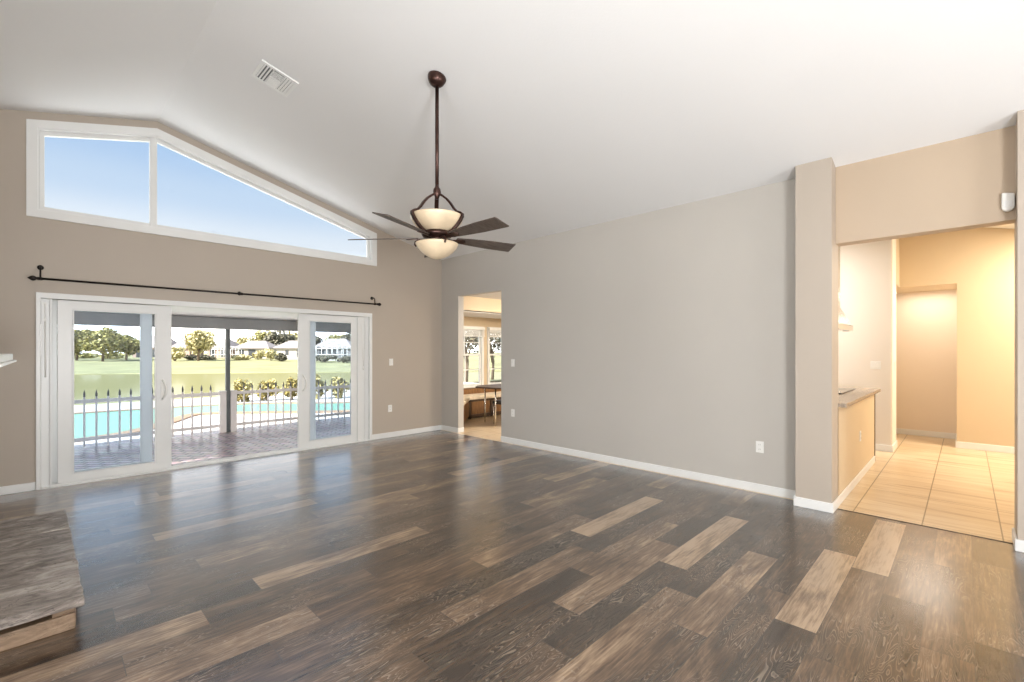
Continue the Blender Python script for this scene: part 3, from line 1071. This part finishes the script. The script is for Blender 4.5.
# ------------------------------------------------------------------ curtain rod
cr = empty('curtain_rod', (1.8, 6.72, 2.17), 'long black curtain rod mounted above the white sliding doors', 'curtain rod')
MB().tube([(-.045, 6.725, 2.172), (3.735, 6.725, 2.185)], .0115, 14).build('rod', M['black_iron'], cr)
for s, x, z in ((-1, -.045, 2.172), (1, 3.735, 2.185)):
    pr = [(0, 0), (.016, .0), (.017, .010), (.012, .015), (.022, .028), (.027, .042), (.022, .058), (.010, .072), (.003, .080), (0, .082)]
    mt = Matrix.Rotation(R(90) * s, 4, 'Y')
    MB().lathe(pr, (x, 6.725, z), 20, mt).build('finial', M['black_iron'], cr)
for x, z in ((-.035, 2.172), (1.80, 2.178), (3.70, 2.185)):
    b = MB()
    dz = .125 if x < 0 else (.10 if x > 2 else .015)
    b.lathe([(0, 0), (.024, 0), (.026, .006), (.018, .012), (0, .013)], (x, YA, z + dz), 20, Matrix.Rotation(R(90), 4, 'X'))
    b.tube([(x, YA - .01, z + dz), (x, 6.76, z + dz), (x, 6.733, z + dz * .75), (x, 6.725, z + .012)], .0075, 10)
    b.tube([(x - .014, 6.725, z), (x + .014, 6.725, z)], .0165, 14)
    b.build('bracket', M['black_iron'], cr)


# ------------------------------------------------------------------ switches, outlets, sensor, vent
def plate(kind, loc, axis, label, w=.072, h=.115):
    """axis: '-y' or '-x' the way the plate faces"""
    e = empty(kind, loc, label, 'light switch' if kind == 'light_switch' else 'outlet', 'wall switches and outlets')
    x, y, z = loc

    def B(u0, d0, v0, u1, d1, v1):
        if axis == '-y':
            return MB().box(x + u0, y - d1, z + v0, x + u1, y - d0, z + v1)
        return MB().box(x - d1, y + u0, z + v0, x - d0, y + u1, z + v1)
    B(-w / 2, 0, -h / 2, w / 2, .006, h / 2).build('cover_plate', M['plastic'], e, .002)
    if kind == 'light_switch':
        B(-.017, .006, -.034, .017, .010, .034).build('rocker', M['plastic'], e, .0015)
    else:
        for s in (-1, 1):
            r = B(-.017, .006, s * .024 - .016, .017, .0085, s * .024 + .016).build('socket', M['plastic'], e, .003)
            q = MB()
            for du in (-.007, .006):
                m = B(du, .0085, s * .024 - .004, du + .0022, .0090, s * .024 + .008)
                q.add(m.v, m.f)
            q.build('slot', M['dark_plastic'], r)
    return e


plate('light_switch', (4.05, YA, 1.25), '-y', 'white light switch on the tan wall right of the sliding doors')
plate('wall_outlet', (4.03, YA, .48), '-y', 'white outlet low on the tan wall right of the sliding doors')
plate('light_switch', (XB, 5.00, 1.25), '-x', 'white light switch on the long grey wall beside the doorway')
plate('wall_outlet', (XB, 5.00, .475), '-x', 'white outlet low on the long grey wall beside the doorway')
plate('wall_outlet', (XB, 1.49, .46), '-x', 'white outlet on the long grey wall nearest the pillar')
plate('light_switch', (8.42, .93, 1.23), '-x', 'white double switch plate on the pale kitchen wall above the counter', .12)
plate('light_switch', (8.78, .75, 1.22), '-y', 'white switch on the narrow wall end beside the hall alcove')
plate('wall_outlet', (6.42, .848, .48), '-y', 'white outlet on the tan half wall under the counter')

ms = empty('motion_sensor', (5.06, -.22, 2.54), 'white motion sensor high on the tan header by the right pillar', 'motion sensor')
b = MB()
prof = []
for i in range(9):
    a = PI * i / 8
    prof.append((.0335 * math.cos(a), .0335 * math.sin(a)))
pts = [(-.2215 + p[0], 2.505 - p[1]) for p in prof] + [(-.255, 2.60), (-.188, 2.615)]
b.prism(pts, 'x', 5.015, 5.058)
b.build('housing', M['plastic'], ms, .008, 3)
MB().box(5.011, -.243, 2.50, 5.016, -.20, 2.545).build('lens', M['trim'], ms, .002)

# ceiling air register on the right-hand slope
ang = math.atan(SL)
vt = bpy.data.objects.new('ceiling_vent', None)
COL.objects.link(vt)
vx, vy = 1.525, 4.65
vt.location = (vx, vy, cz(vx))
vt.rotation_euler = (0, ang, 0)
tag(vt, 'square white ceiling air register with louvers near the ridge', 'air vent')


def vb(x0, y0, z0, x1, y1, z1, mb=None):
    mtx = vt.matrix_basis
    return (mb or MB()).box(x0, y0, z0, x1, y1, z1, mtx)


g = MB()
s = .165
for a in ((-s, -s, s, -s + .03), (-s, s - .03, s, s), (-s, -s + .03, -s + .03, s - .03), (s - .03, -s + .03, s, s - .03),
          (-.055, -s + .03, -.045, s - .03), (.05, -s + .03, .06, s - .03), (-.045, -.005, .05, .005)):
    vb(a[0], a[1], -.014, a[2], a[3], .0, g)
g.build('frame', M['trim'], vt, .002)
vb(-s + .025, -s + .025, -.003, s - .025, s - .025, -.001).build('backing', M['gray_alu'], vt)
for i in range(3):
    xx = -.126 + i * .026
    o = MB().box(xx - .007, -.132, -.0135, xx + .007, .132, -.0115, vt.matrix_basis)
    o.build('louver', M['trim'], vt)
for i in range(3):
    xx = .074 + i * .024
    vb(xx - .010, -.132, -.0135, xx + .010, .132, -.0115).build('louver', M['trim'], vt)
for i in range(9):
    yy = -.120 + i * .0135
    vb(-.044, yy - .0030, -.0135, .049, yy + .0030, -.0115).build('louver', M['trim'], vt)
    yy = .015 + i * .0135
    vb(-.044, yy - .0062, -.0135, .049, yy + .0062, -.0115).build('louver', M['trim'], vt)

# ------------------------------------------------------------------ ceiling fan
FX, FY = 2.368, 3.243
fan = empty('ceiling_fan', (FX, FY, 2.42), 'bronze ceiling fan with five dark wood blades and two alabaster bowls', 'ceiling fan')
top = cz(FX)
mt = Matrix.Rotation(ang, 4, 'Y')
MB().lathe([(.0, -.078), (.03, -.075), (.055, -.060), (.070, -.038), (.078, -.015), (.080, .0), (.0, .0)], (FX, FY, top - .006), 36, mt).build('canopy', M['bronze'], fan)
MB().tube([(FX, FY, top - .06), (FX, FY, 2.83)], .0165, 16).build('downrod', M['bronze'], fan)
MB().lathe([(0, 2.865), (.016, 2.865), (.019, 2.84), (.030, 2.825), (.034, 2.80), (.030, 2.78), (.022, 2.765), (.014, 2.74), (0, 2.74)], (FX, FY, 0), 24).build('collar', M['bronze'], fan)
# three yoke arms that bow out and run down the bowl to the motor
for k in range(3):
    a = R(56 + 120 * k)
    pr = [(.012, 2.785), (.050, 2.765), (.095, 2.730), (.130, 2.690), (.160, 2.645), (.190, 2.612), (.226, 2.600), (.240, 2.590),
          (.240, 2.572), (.222, 2.540), (.190, 2.500), (.150, 2.462), (.105, 2.435)]
    pts = [Vector((FX + r_ * math.cos(a), FY + r_ * math.sin(a), z)) for r_, z in pr]
    tw = Vector((-math.sin(a), math.cos(a), 0))
    m = MB()
    vs, fs = [], []
    for i, p in enumerate(pts):
        q0 = pts[max(0, i - 1)]
        q1 = pts[min(len(pts) - 1, i + 1)]
        tg = (q1 - q0).normalized()
        nn = tg.cross(tw).normalized()
        hw, ht = .018, .009
        vs += [p + tw * hw + nn * ht, p - tw * hw + nn * ht, p - tw * hw - nn * ht, p + tw * hw - nn * ht]
    for i in range(len(pts) - 1):
        for j in range(4):
            j2 = (j + 1) % 4
            fs.append((i * 4 + j, i * 4 + j2, i * 4 + 4 + j2, i * 4 + 4 + j))
    fs += [(0, 1, 2, 3), tuple(4 * (len(pts) - 1) + j for j in (3, 2, 1, 0))]
    m.add(vs, fs)
    m.build('yoke_arm', M['bronze'], fan, .002)


def bowl(prof, name, th=.006):
    inner = [(max(0, r_ - th), z + th * .6) for r_, z in reversed(prof)]
    return MB().lathe(prof + inner, (FX, FY, 0), 48).build(name, M['alabaster'], fan)


bowl([(0, 2.440), (.06, 2.443), (.11, 2.458), (.150, 2.480), (.182, 2.507), (.205, 2.535), (.219, 2.562), (.225, 2.580), (.226, 2.588)], 'upper_bowl')
bowl([(0, 2.222), (.025, 2.225), (.060, 2.236), (.100, 2.256), (.137, 2.284), (.163, 2.314), (.177, 2.340), (.182, 2.354)], 'lower_bowl')
MB().lathe([(0, 2.475), (.055, 2.475), (.100, 2.462), (.125, 2.448), (.132, 2.430), (.120, 2.412), (.070, 2.405), (.060, 2.390),
            (.070, 2.382), (.060, 2.365), (0, 2.365)], (FX, FY, 0), 36).build('motor_housing', M['bronze'], fan)
for k in range(3):
    a = R(15 + 120 * k)
    pr = [(.06, 2.380), (.11, 2.392), (.160, 2.385), (.186, 2.372), (.190, 2.352), (.178, 2.332)]
    MB().tube([(FX + r_ * math.cos(a), FY + r_ * math.sin(a), z) for r_, z in pr], .009, 8).build('bowl_clip', M['bronze'], fan)
for k in range(5):
    a = R(-14 + 72 * k)
    rot = Matrix.Translation((FX, FY, 2.406)) @ Matrix.Rotation(a, 4, 'Z')
    pit = rot @ Matrix.Rotation(R(-14.7), 4, 'X')
    m = MB()
    # blade outline, widening towards a slanted tip
    ol = [(.175, -.040), (.30, -.058), (.50, -.074), (.745, -.080), (.752, -.076), (.762, .072), (.755, .077), (.50, .072), (.30, .056), (.175, .040)]
    n = len(ol)
    vs = [pit @ Vector((x, y, .004)) for x, y in ol] + [pit @ Vector((x, y, -.004)) for x, y in ol]
    fs = [tuple(range(n)), tuple(range(n, 2 * n))[::-1]] + [(i, (i + 1) % n, n + (i + 1) % n, n + i) for i in range(n)]
    m.add(vs, fs)
    bl = m.build('blade', M['blade'], fan, .002)
    m = MB()
    ol = [(.07, -.022), (.14, -.016), (.20, -.034), (.255, -.030), (.275, 0), (.255, .030), (.20, .034), (.14, .016), (.07, .022)]
    n = len(ol)
    vs = [pit @ Vector((x, y, -.005)) for x, y in ol] + [pit @ Vector((x, y, -.012)) for x, y in ol]
    fs = [tuple(range(n)), tuple(range(n, 2 * n))[::-1]] + [(i, (i + 1) % n, n + (i + 1) % n, n + i) for i in range(n)]
    m.add(vs, fs)
    m.build('blade_bracket', M['bronze'], fan, .002)

# ------------------------------------------------------------------ patio
struct('patio_floor', box(-9, YA + .14, -.1, 5.5, 9.75, -.012), M['pavers'])
s = MB()
s.prism([(YA + .14, 2.33), (9.50, 2.015), (9.50, 2.09), (YA + .14, 2.45)], 'x', -9, 5.6)
struct('ceiling_patio', s, M['soffit'])
bm_ = tag(box(-9, 9.36, 1.825, 5.6, 9.47, 2.02).build('patio_beam', M['fascia'], None, .006),
          'long grey beam along the outer edge of the patio roof', 'beam')
pc = empty('patio_column', (2.295, 9.415, 0), 'slim dark grey metal column between the two fence sections', 'column')
MB().box(2.262, 9.385, -.01, 2.328, 9.455, 1.823).build('shaft', M['gray_alu'], pc, .004)
MB().box(2.255, 9.375, -.012, 2.335, 9.465, .02).build('base', M['gray_alu'], pc, .003)


def fence(x0, x1, posts, label, picks):
    e = empty('picket_fence', ((x0 + x1) / 2, 9.4, -.01), label, 'fence', 'patio fence sections')
    for z in (.085, .655):
        MB().box(x0, 9.385, z, x1, 9.415, z + .052).build('rail', M['fence'], e, .003)
    for px in posts:
        p = MB().box(px - .048, 9.352, -.012, px + .048, 9.448, .715).build('post', M['fence'], e, .004)
        MB().box(px - .054, 9.346, .715, px + .054, 9.454, .727).build('post_cap', M['fence'], p, .003)
    for px in picks:
        p = MB().box(px - .013, 9.389, .0, px + .013, 9.411, .745).build('picket', M['fence'], e, .002)
        MB().lathe([(0, .745), (.012, .745), (.011, .757), (.0155, .775), (.013, .80), (.003, .845), (0, .847)], (px, 9.4, 0), 10).build('finial', M['finial'], p)


fence(-.30, 2.165, [2.213], 'white picket fence section on the left of the dark patio column', [.005 + .135 * i for i in range(16)])
fence(2.425, 5.3, [2.379], 'white picket fence section on the right of the dark patio column', [2.55 + .1365 * i for i in range(19)])

# ------------------------------------------------------------------ pool, deck, lawns and lake


def ground(name, pts, z0, z1, m):
    return struct(name, MB().prism(pts, 'z', z0, z1), m)


ground('pool_deck', [(-15, 9.75), (14, 9.75), (14, 17.0), (-15, 17.0)], -.5, -.03, M['deck'])


def spline(pts, n=10):
    out = []
    k = len(pts)
    for i in range(k):
        p0, p1, p2, p3 = [Vector(pts[(i + j - 1) % k]) for j in range(4)]
        for s in range(n):
            t = s / n
            q = .5 * ((2 * p1) + (-p0 + p2) * t + (2 * p0 - 5 * p1 + 4 * p2 - p3) * t * t + (-p0 + 3 * p1 - 3 * p2 + p3) * t ** 3)
            out.append((q.x, q.y))
    return out


pool_pts = spline([(-3.5, 10.5), (-.5, 10.35), (.8, 10.6), (1.55, 11.5), (2.4, 12.7), (3.6, 12.0), (5.0, 10.9), (6.6, 10.2), (8.2, 10.6), (7.6, 11.7), (5.7, 12.4),
                   (4.4, 13.6), (2.85, 14.3), (.5, 14.6), (-3.5, 14.6), (-5, 12.5)])
cx_, cy_ = 2.0, 12.7
outer = []
for i in range(len(pool_pts)):
    p_, q_ = Vector(pool_pts[i - 1]), Vector(pool_pts[(i + 1) % len(pool_pts)])
    t_ = (q_ - p_).normalized()
    outer.append((pool_pts[i][0] + t_.y * .28, pool_pts[i][1] - t_.x * .28))
n = len(pool_pts)
vs = [(x, y, -.03) for x, y in outer] + [(x, y, -.03) for x, y in pool_pts] + [(x, y, .0) for x, y in outer] + [(x, y, .0) for x, y in pool_pts]
fs = []
for i in range(n):
    j = (i + 1) % n
    fs += [(2 * n + i, 2 * n + j, 3 * n + j, 3 * n + i), (i, j, 2 * n + j, 2 * n + i), (n + i, 3 * n + i, 3 * n + j, n + j)]
struct('trim_pool_coping', MB().add(vs, fs), M['coping'])
ground('pool_water', pool_pts, -.029, -.014, M['pool'])

struct('near_lawn', MB().add([(-60, 16.9, -.06), (70, 16.9, -.06), (70, 20, -.25), (-60, 20, -.25), (75, 27.5, -1.3), (-60, 33, -1.3)],
                             [(0, 1, 2, 3), (3, 2, 4, 5)]), M['grass'])
ground('lake_water', [(-120, 20), (160, 20), (160, 90), (-120, 90)], -1.5, -1.2, M['lake'])
# far bank: shoreline roughly across the view, lawn rising to the houses
A0, B0 = Vector((-60, 115.0)), Vector((110, -3.5))      # shoreline ends
nrm = Vector((.57, .82))
far = MB()
vs = []
offs = [(0, -1.5), (.3, -1.12), (10, -.95), (45, -.25), (70, .1), (260, .6)]
for d, z in offs:
    for i in range(9):
        q = A0.lerp(B0, i / 8) + nrm * d
        vs.append((q.x, q.y, z))
fs = []
for r_ in range(len(offs) - 1):
    for i in range(8):
        fs.append((r_ * 9 + i, r_ * 9 + i + 1, (r_ + 1) * 9 + i + 1, (r_ + 1) * 9 + i))
struct('far_lawn', far.add(vs, fs), M['grass'])


def leaves(center, rad, n, size, m, name, parent, seed, clumps=14):
    rnd = random.Random(seed)
    mb = MB()
    cs = []
    for i in range(clumps):
        while True:
            p = Vector((rnd.uniform(-1, 1), rnd.uniform(-1, 1), rnd.uniform(-1, 1)))
            if p.length < 1:
                break
        cs.append((Vector((p.x * rad[0] * .62, p.y * rad[1] * .62, p.z * rad[2] * .62)), rnd.uniform(.30, .5)))
    for i in range(n):
        c, k = rnd.choice(cs)
        p = Vector((rnd.gauss(0, 1), rnd.gauss(0, 1), rnd.gauss(0, 1))).normalized() * rnd.uniform(.6, 1.0)
        p = Vector((p.x * rad[0] * k, p.y * rad[1] * k, p.z * rad[2] * k)) + c + Vector(center)
        u = Vector((rnd.gauss(0, 1), rnd.gauss(0, 1), rnd.gauss(0, 1))).normalized()
        w_ = u.orthogonal().normalized()
        s1 = size * rnd.uniform(.6, 1.3)
        mb.add([p + u * s1, p + w_ * s1 * .6, p - u * s1, p - w_ * s1 * .6], [(0, 1, 2, 3)])
    return mb.build(name, m, parent)


def tree(loc, h, rad, m, label, seed, n=2600, size=.30, group='trees across the lake', trunk=.22, crown=None):
    e = empty('tree', loc, label, 'tree', group)
    x, y, z = loc
    rnd = random.Random(seed)
    t_ = MB()
    t_.tube([(x, y, z - .3), (x + .1, y, z + h * .25), (x - .1, y + .1, z + h * .5)], [trunk, trunk * .8, trunk * .55], 8)
    for i in range(6):
        a = rnd.uniform(0, 2 * PI)
        r_ = rnd.uniform(.4, .75)
        t_.tube([(x, y, z + h * rnd.uniform(.22, .4)), (x + math.cos(a) * rad[0] * r_ * .5, y + math.sin(a) * rad[1] * r_ * .5, z + h * .5),
                 (x + math.cos(a) * rad[0] * r_, y + math.sin(a) * rad[1] * r_, z + h * .68)], [trunk * .5, trunk * .35, trunk * .12], 6)
    t_.build('trunk', M['bark'], e)
    zc = z + (crown if crown is not None else h - rad[2])
    leaves((x, y, zc), rad, n, size, m, 'crown', e, seed, 20)
    return e


GZ = -.35


def vp(u, d):
    """world x, y of a sight line at depth d (used to lay out the far bank)"""
    th = R(45.389)
    k = (u - 512) / 460.4
    return (d * (math.sin(th) + math.cos(th) * k), d * (math.cos(th) - math.sin(th) * k))


# large oak group seen through the left pane
tree((4.2, 121.0, GZ), 6.9, (3.6, 3.6, 3.0), M['leaf_oak'], 'leafy green tree at the left edge of the left door pane', 21, 3600, .34)
tree((7.4, 113.0, GZ), 6.7, (3.8, 3.6, 2.9), M['leaf_oak'], 'large spreading green tree in the middle of the left door pane', 22, 3800, .34)
tree((11.2, 118.0, GZ), 5.6, (3.0, 3.0, 2.4), M['leaf_oak'], 'smaller rounded green tree right of the spreading one in left pane', 23, 2800, .32)
tree((20.3, 103.5, GZ), 6.2, (2.9, 2.9, 2.5), M['leaf_light'], 'pale yellow-green tree beyond the lake left of the patio column', 24, 3200, .30)
tree((17.2, 106.5, GZ), 2.9, (2.0, 2.0, 1.4), M['leaf_light'], 'low pale bush-like tree at the left edge of the open doorway', 25, 1500, .28)
# dark tree row behind the houses on the right
for i, (u, d, h, rx_, lab) in enumerate(((249, 116, 5.6, 3.4, 'pale green tree just right of the patio column far behind'),
                                         (264, 124, 7.9, 4.2, 'tall green tree behind the far white house, right of the patio column'),
                                         (280, 115, 7.0, 4.2, 'tall dark tree behind the white house near the right door stile'),
                                         (297, 126, 7.6, 4.2, 'tall green tree hidden partly behind the right door stile'),
                                         (313, 122, 7.0, 3.6, 'dark tree rising behind the screened pool enclosure'),
                                         (337, 125, 6.6, 3.8, 'green tree right of the screened pool enclosure'),
                                         (350, 118, 6.9, 3.2, 'dark tree at the right edge of the right door pane'))):
    x, y = vp(u, d)
    tree((x, y, -.1), h, (rx_, rx_, h * .42), (M['leaf_light'], M['leaf_oak'], M['leaf_dark'], M['leaf_oak'], M['leaf_dark'], M['leaf_oak'], M['leaf_dark'])[i], lab, 40 + i, 2600, .34)


def bush(u, d, h, rx_, m, label, seed, n=900):
    x, y = vp(u, d)
    e = empty('bush', (x, y, GZ), label, 'bush', 'bushes across the lake')
    leaves((x, y, GZ + h * .5), (rx_, rx_, h * .62), n, .22, m, 'foliage', e, seed, 10)
    t_ = MB().tube([(x, y, GZ - .2), (x, y, GZ + h * .4)], [.1, .05], 6).build('stem', M['bark'], e)


bush(259, 96, 1.9, 1.9, M['leaf_light'], 'round pale green bush in front of the far houses', 61)
bush(271, 91, 2.3, 2.0, M['leaf_light'], 'yellow-green bush left of the white house across the lake', 62)
bush(281, 87, 1.4, 1.2, M['leaf_dark'], 'dark low bush before the white house across the lake', 63)
bush(241, 92, 1.1, 2.0, M['leaf_light'], 'low pale hedge clump beside the patio column across the lake', 64)
bush(205, 92, 1.0, 2.2, M['leaf_dark'], 'low dark bush under the pale tree across the lake', 65)
bush(190, 92, 1.0, 1.8, M['leaf_dark'], 'low dark bush left of the pale tree across the lake', 66)
bush(84, 100, 1.6, 3.0, M['leaf_oak'], 'low green bush at the foot of the leftmost trees', 67)
bush(112, 98, 1.5, 3.0, M['leaf_oak'], 'low green bush below the rounded tree in the left pane', 68)
bush(325, 84, 1.0, 2.6, M['leaf_dark'], 'low dark hedge in front of the screened pool enclosure', 69)
bush(343, 82, .9, 2.0, M['leaf_dark'], 'low dark hedge right of the screened pool enclosure', 70)


def house(u, d, w_, dp, hw, hr, wall, label, rotdeg=-35, openings=(), zg=-.35):
    x, y = vp(u, d)
    e = empty('house', (x, y, zg), label, 'house', 'houses across the lake')
    e.rotation_euler = (0, 0, R(rotdeg))
    mt_ = e.matrix_basis
    MB().box(-w_ / 2, 0, 0, w_ / 2, dp, hw, mt_).build('walls', wall, e)
    ov = .5
    a, b_, c_, d_ = (-w_ / 2 - ov, -ov), (w_ / 2 + ov, -ov), (w_ / 2 + ov, dp + ov), (-w_ / 2 - ov, dp + ov)
    r1, r2 = (-w_ / 4, dp / 2), (w_ / 4, dp / 2)
    vs = [mt_ @ Vector((p[0], p[1], hw)) for p in (a, b_, c_, d_)] + [mt_ @ Vector((p[0], p[1], hr)) for p in (r1, r2)] + \
         [mt_ @ Vector((p[0], p[1], hw - .2)) for p in (a, b_, c_, d_)]
    MB().add(vs, [(0, 1, 5, 4), (1, 2, 5), (2, 3, 4, 5), (3, 0, 4), (6, 9, 8, 7), (0, 6, 7, 1), (1, 7, 8, 2), (2, 8, 9, 3), (3, 9, 6, 0)]).build('roof', M['roof'], e)
    for (xa, xb, za, zb_) in openings:
        MB().box(xa, -.04, za, xb, .06, zb_, mt_).build('window', M['dark_opening'], e)
    return e


def cage(u, d, w_, dp, hw, hr, label, rotdeg=-35, zg=-.35):
    x, y = vp(u, d)
    e = empty('screen_enclosure', (x, y, zg), label, 'pool enclosure', 'screened enclosures across the lake')
    e.rotation_euler = (0, 0, R(rotdeg))
    mt_ = e.matrix_basis
    nx = 6
    fr = MB()

    def bar(p, q, r_=.05):
        fr.tube([mt_ @ Vector(p), mt_ @ Vector(q)], r_, 4)
    for i in range(nx + 1):
        xx = -w_ / 2 + w_ * i / nx
        zt = hw + (hr - hw) * (1 - abs(2 * i / nx - 1))
        bar((xx, 0, 0), (xx, 0, zt))
        bar((xx, 0, zt), (xx, dp, zt))
        bar((xx, dp, 0), (xx, dp, zt))
    for yy in (0, dp):
        bar((-w_ / 2, yy, .05), (w_ / 2, yy, .05))
        bar((-w_ / 2, yy, hw * .5), (w_ / 2, yy, hw * .5))
        bar((-w_ / 2, yy, hw), (w_ / 2, yy, hw))
        bar((-w_ / 2, yy, hw), (0, yy, hr))
        bar((0, yy, hr), (w_ / 2, yy, hw))
    fr.build('frame', M['cage'], e)


FACE = -45
house(150, 108, 8, 5, 2.7, 5.6, M['stucco_pink'], 'pinkish house with pale roof at the right of the left door pane', FACE,
      [(-3.2, -1.4, .3, 2.2), (.5, 2.5, .3, 2.2)])
house(218, 104, 5, 5, 2.7, 4.6, M['stucco_pink'], 'pinkish house between the pale tree and the patio column', FACE, [(-1.8, -.6, .5, 2.1), (.6, 1.8, .5, 2.1)])
house(252, 103, 7, 5, 2.6, 4.2, M['stucco_white'], 'white house with wide pale roof right of the patio column', FACE, [(-2.8, -1.8, .5, 2.1), (-.8, .8, .3, 2.2), (2, 2.9, .5, 2.1)])
house(292, 97, 6.5, 5, 2.6, 4.1, M['stucco_white'], 'white house with small dark window near the right door stile', FACE, [(-1.4, -.7, 1.0, 2.0), (1, 2.0, .6, 2.1)])
house(333, 104, 8, 5, 2.7, 4.7, M['stucco_grey'], 'grey house behind the screened enclosure in the right pane', FACE, [(-3, -2, .5, 2.1), (-1, 1, .3, 2.2), (2, 3, .5, 2.1)])
house(181, 108, 4, 5, 2.7, 4.6, M['stucco_pink'], 'small pinkish house at the left edge of the open doorway', FACE, [(-1, .6, .6, 2.1)])
cage(221, 97, 4.0, 4, 2.2, 2.9, 'small white screened enclosure left of the patio column across the lake', FACE)
cage(327, 88, 6.2, 5, 2.3, 3.7, 'large white gabled pool enclosure seen in the right door pane', FACE)

# variegated hedge shrubs beside the pool
for i, (hx, hy, rr) in enumerate(((4.0, 14.85, .31), (4.6, 14.65, .33), (5.2, 14.40, .32), (5.8, 14.15, .33), (6.4, 13.9, .33), (6.95, 13.6, .31))):
    nm = ('leftmost', 'second from left', 'third from left', 'third from right', 'second from right', 'rightmost')[i]
    e = empty('croton_shrub', (hx, hy, -.03), 'yellow-and-green shrub beyond the pool, %s of six in the row' % nm, 'shrub', 'shrubs beyond the pool')
    leaves((hx, hy, .32), (rr, rr, .46), 900, .055, M['leaf_croton'], 'foliage', e, 80 + i, 9)
    MB().tube([(hx, hy, -.05), (hx, hy, .3)], [.03, .02], 6).build('stem', M['bark'], e)

# garden trees outside the breakfast nook bay
tree((14.6, 17.6, -.1), 4.2, (1.7, 1.7, 1.6), M['leaf_dark'], 'dark garden tree outside the left nook window', 91, 1500, .11, 'garden trees outside the nook', .09)
tree((18.6, 20.0, -.3), 4.6, (1.9, 1.9, 1.7), M['leaf_dark'], 'dark garden tree outside the right nook window', 92, 1500, .12, 'garden trees outside the nook', .09)
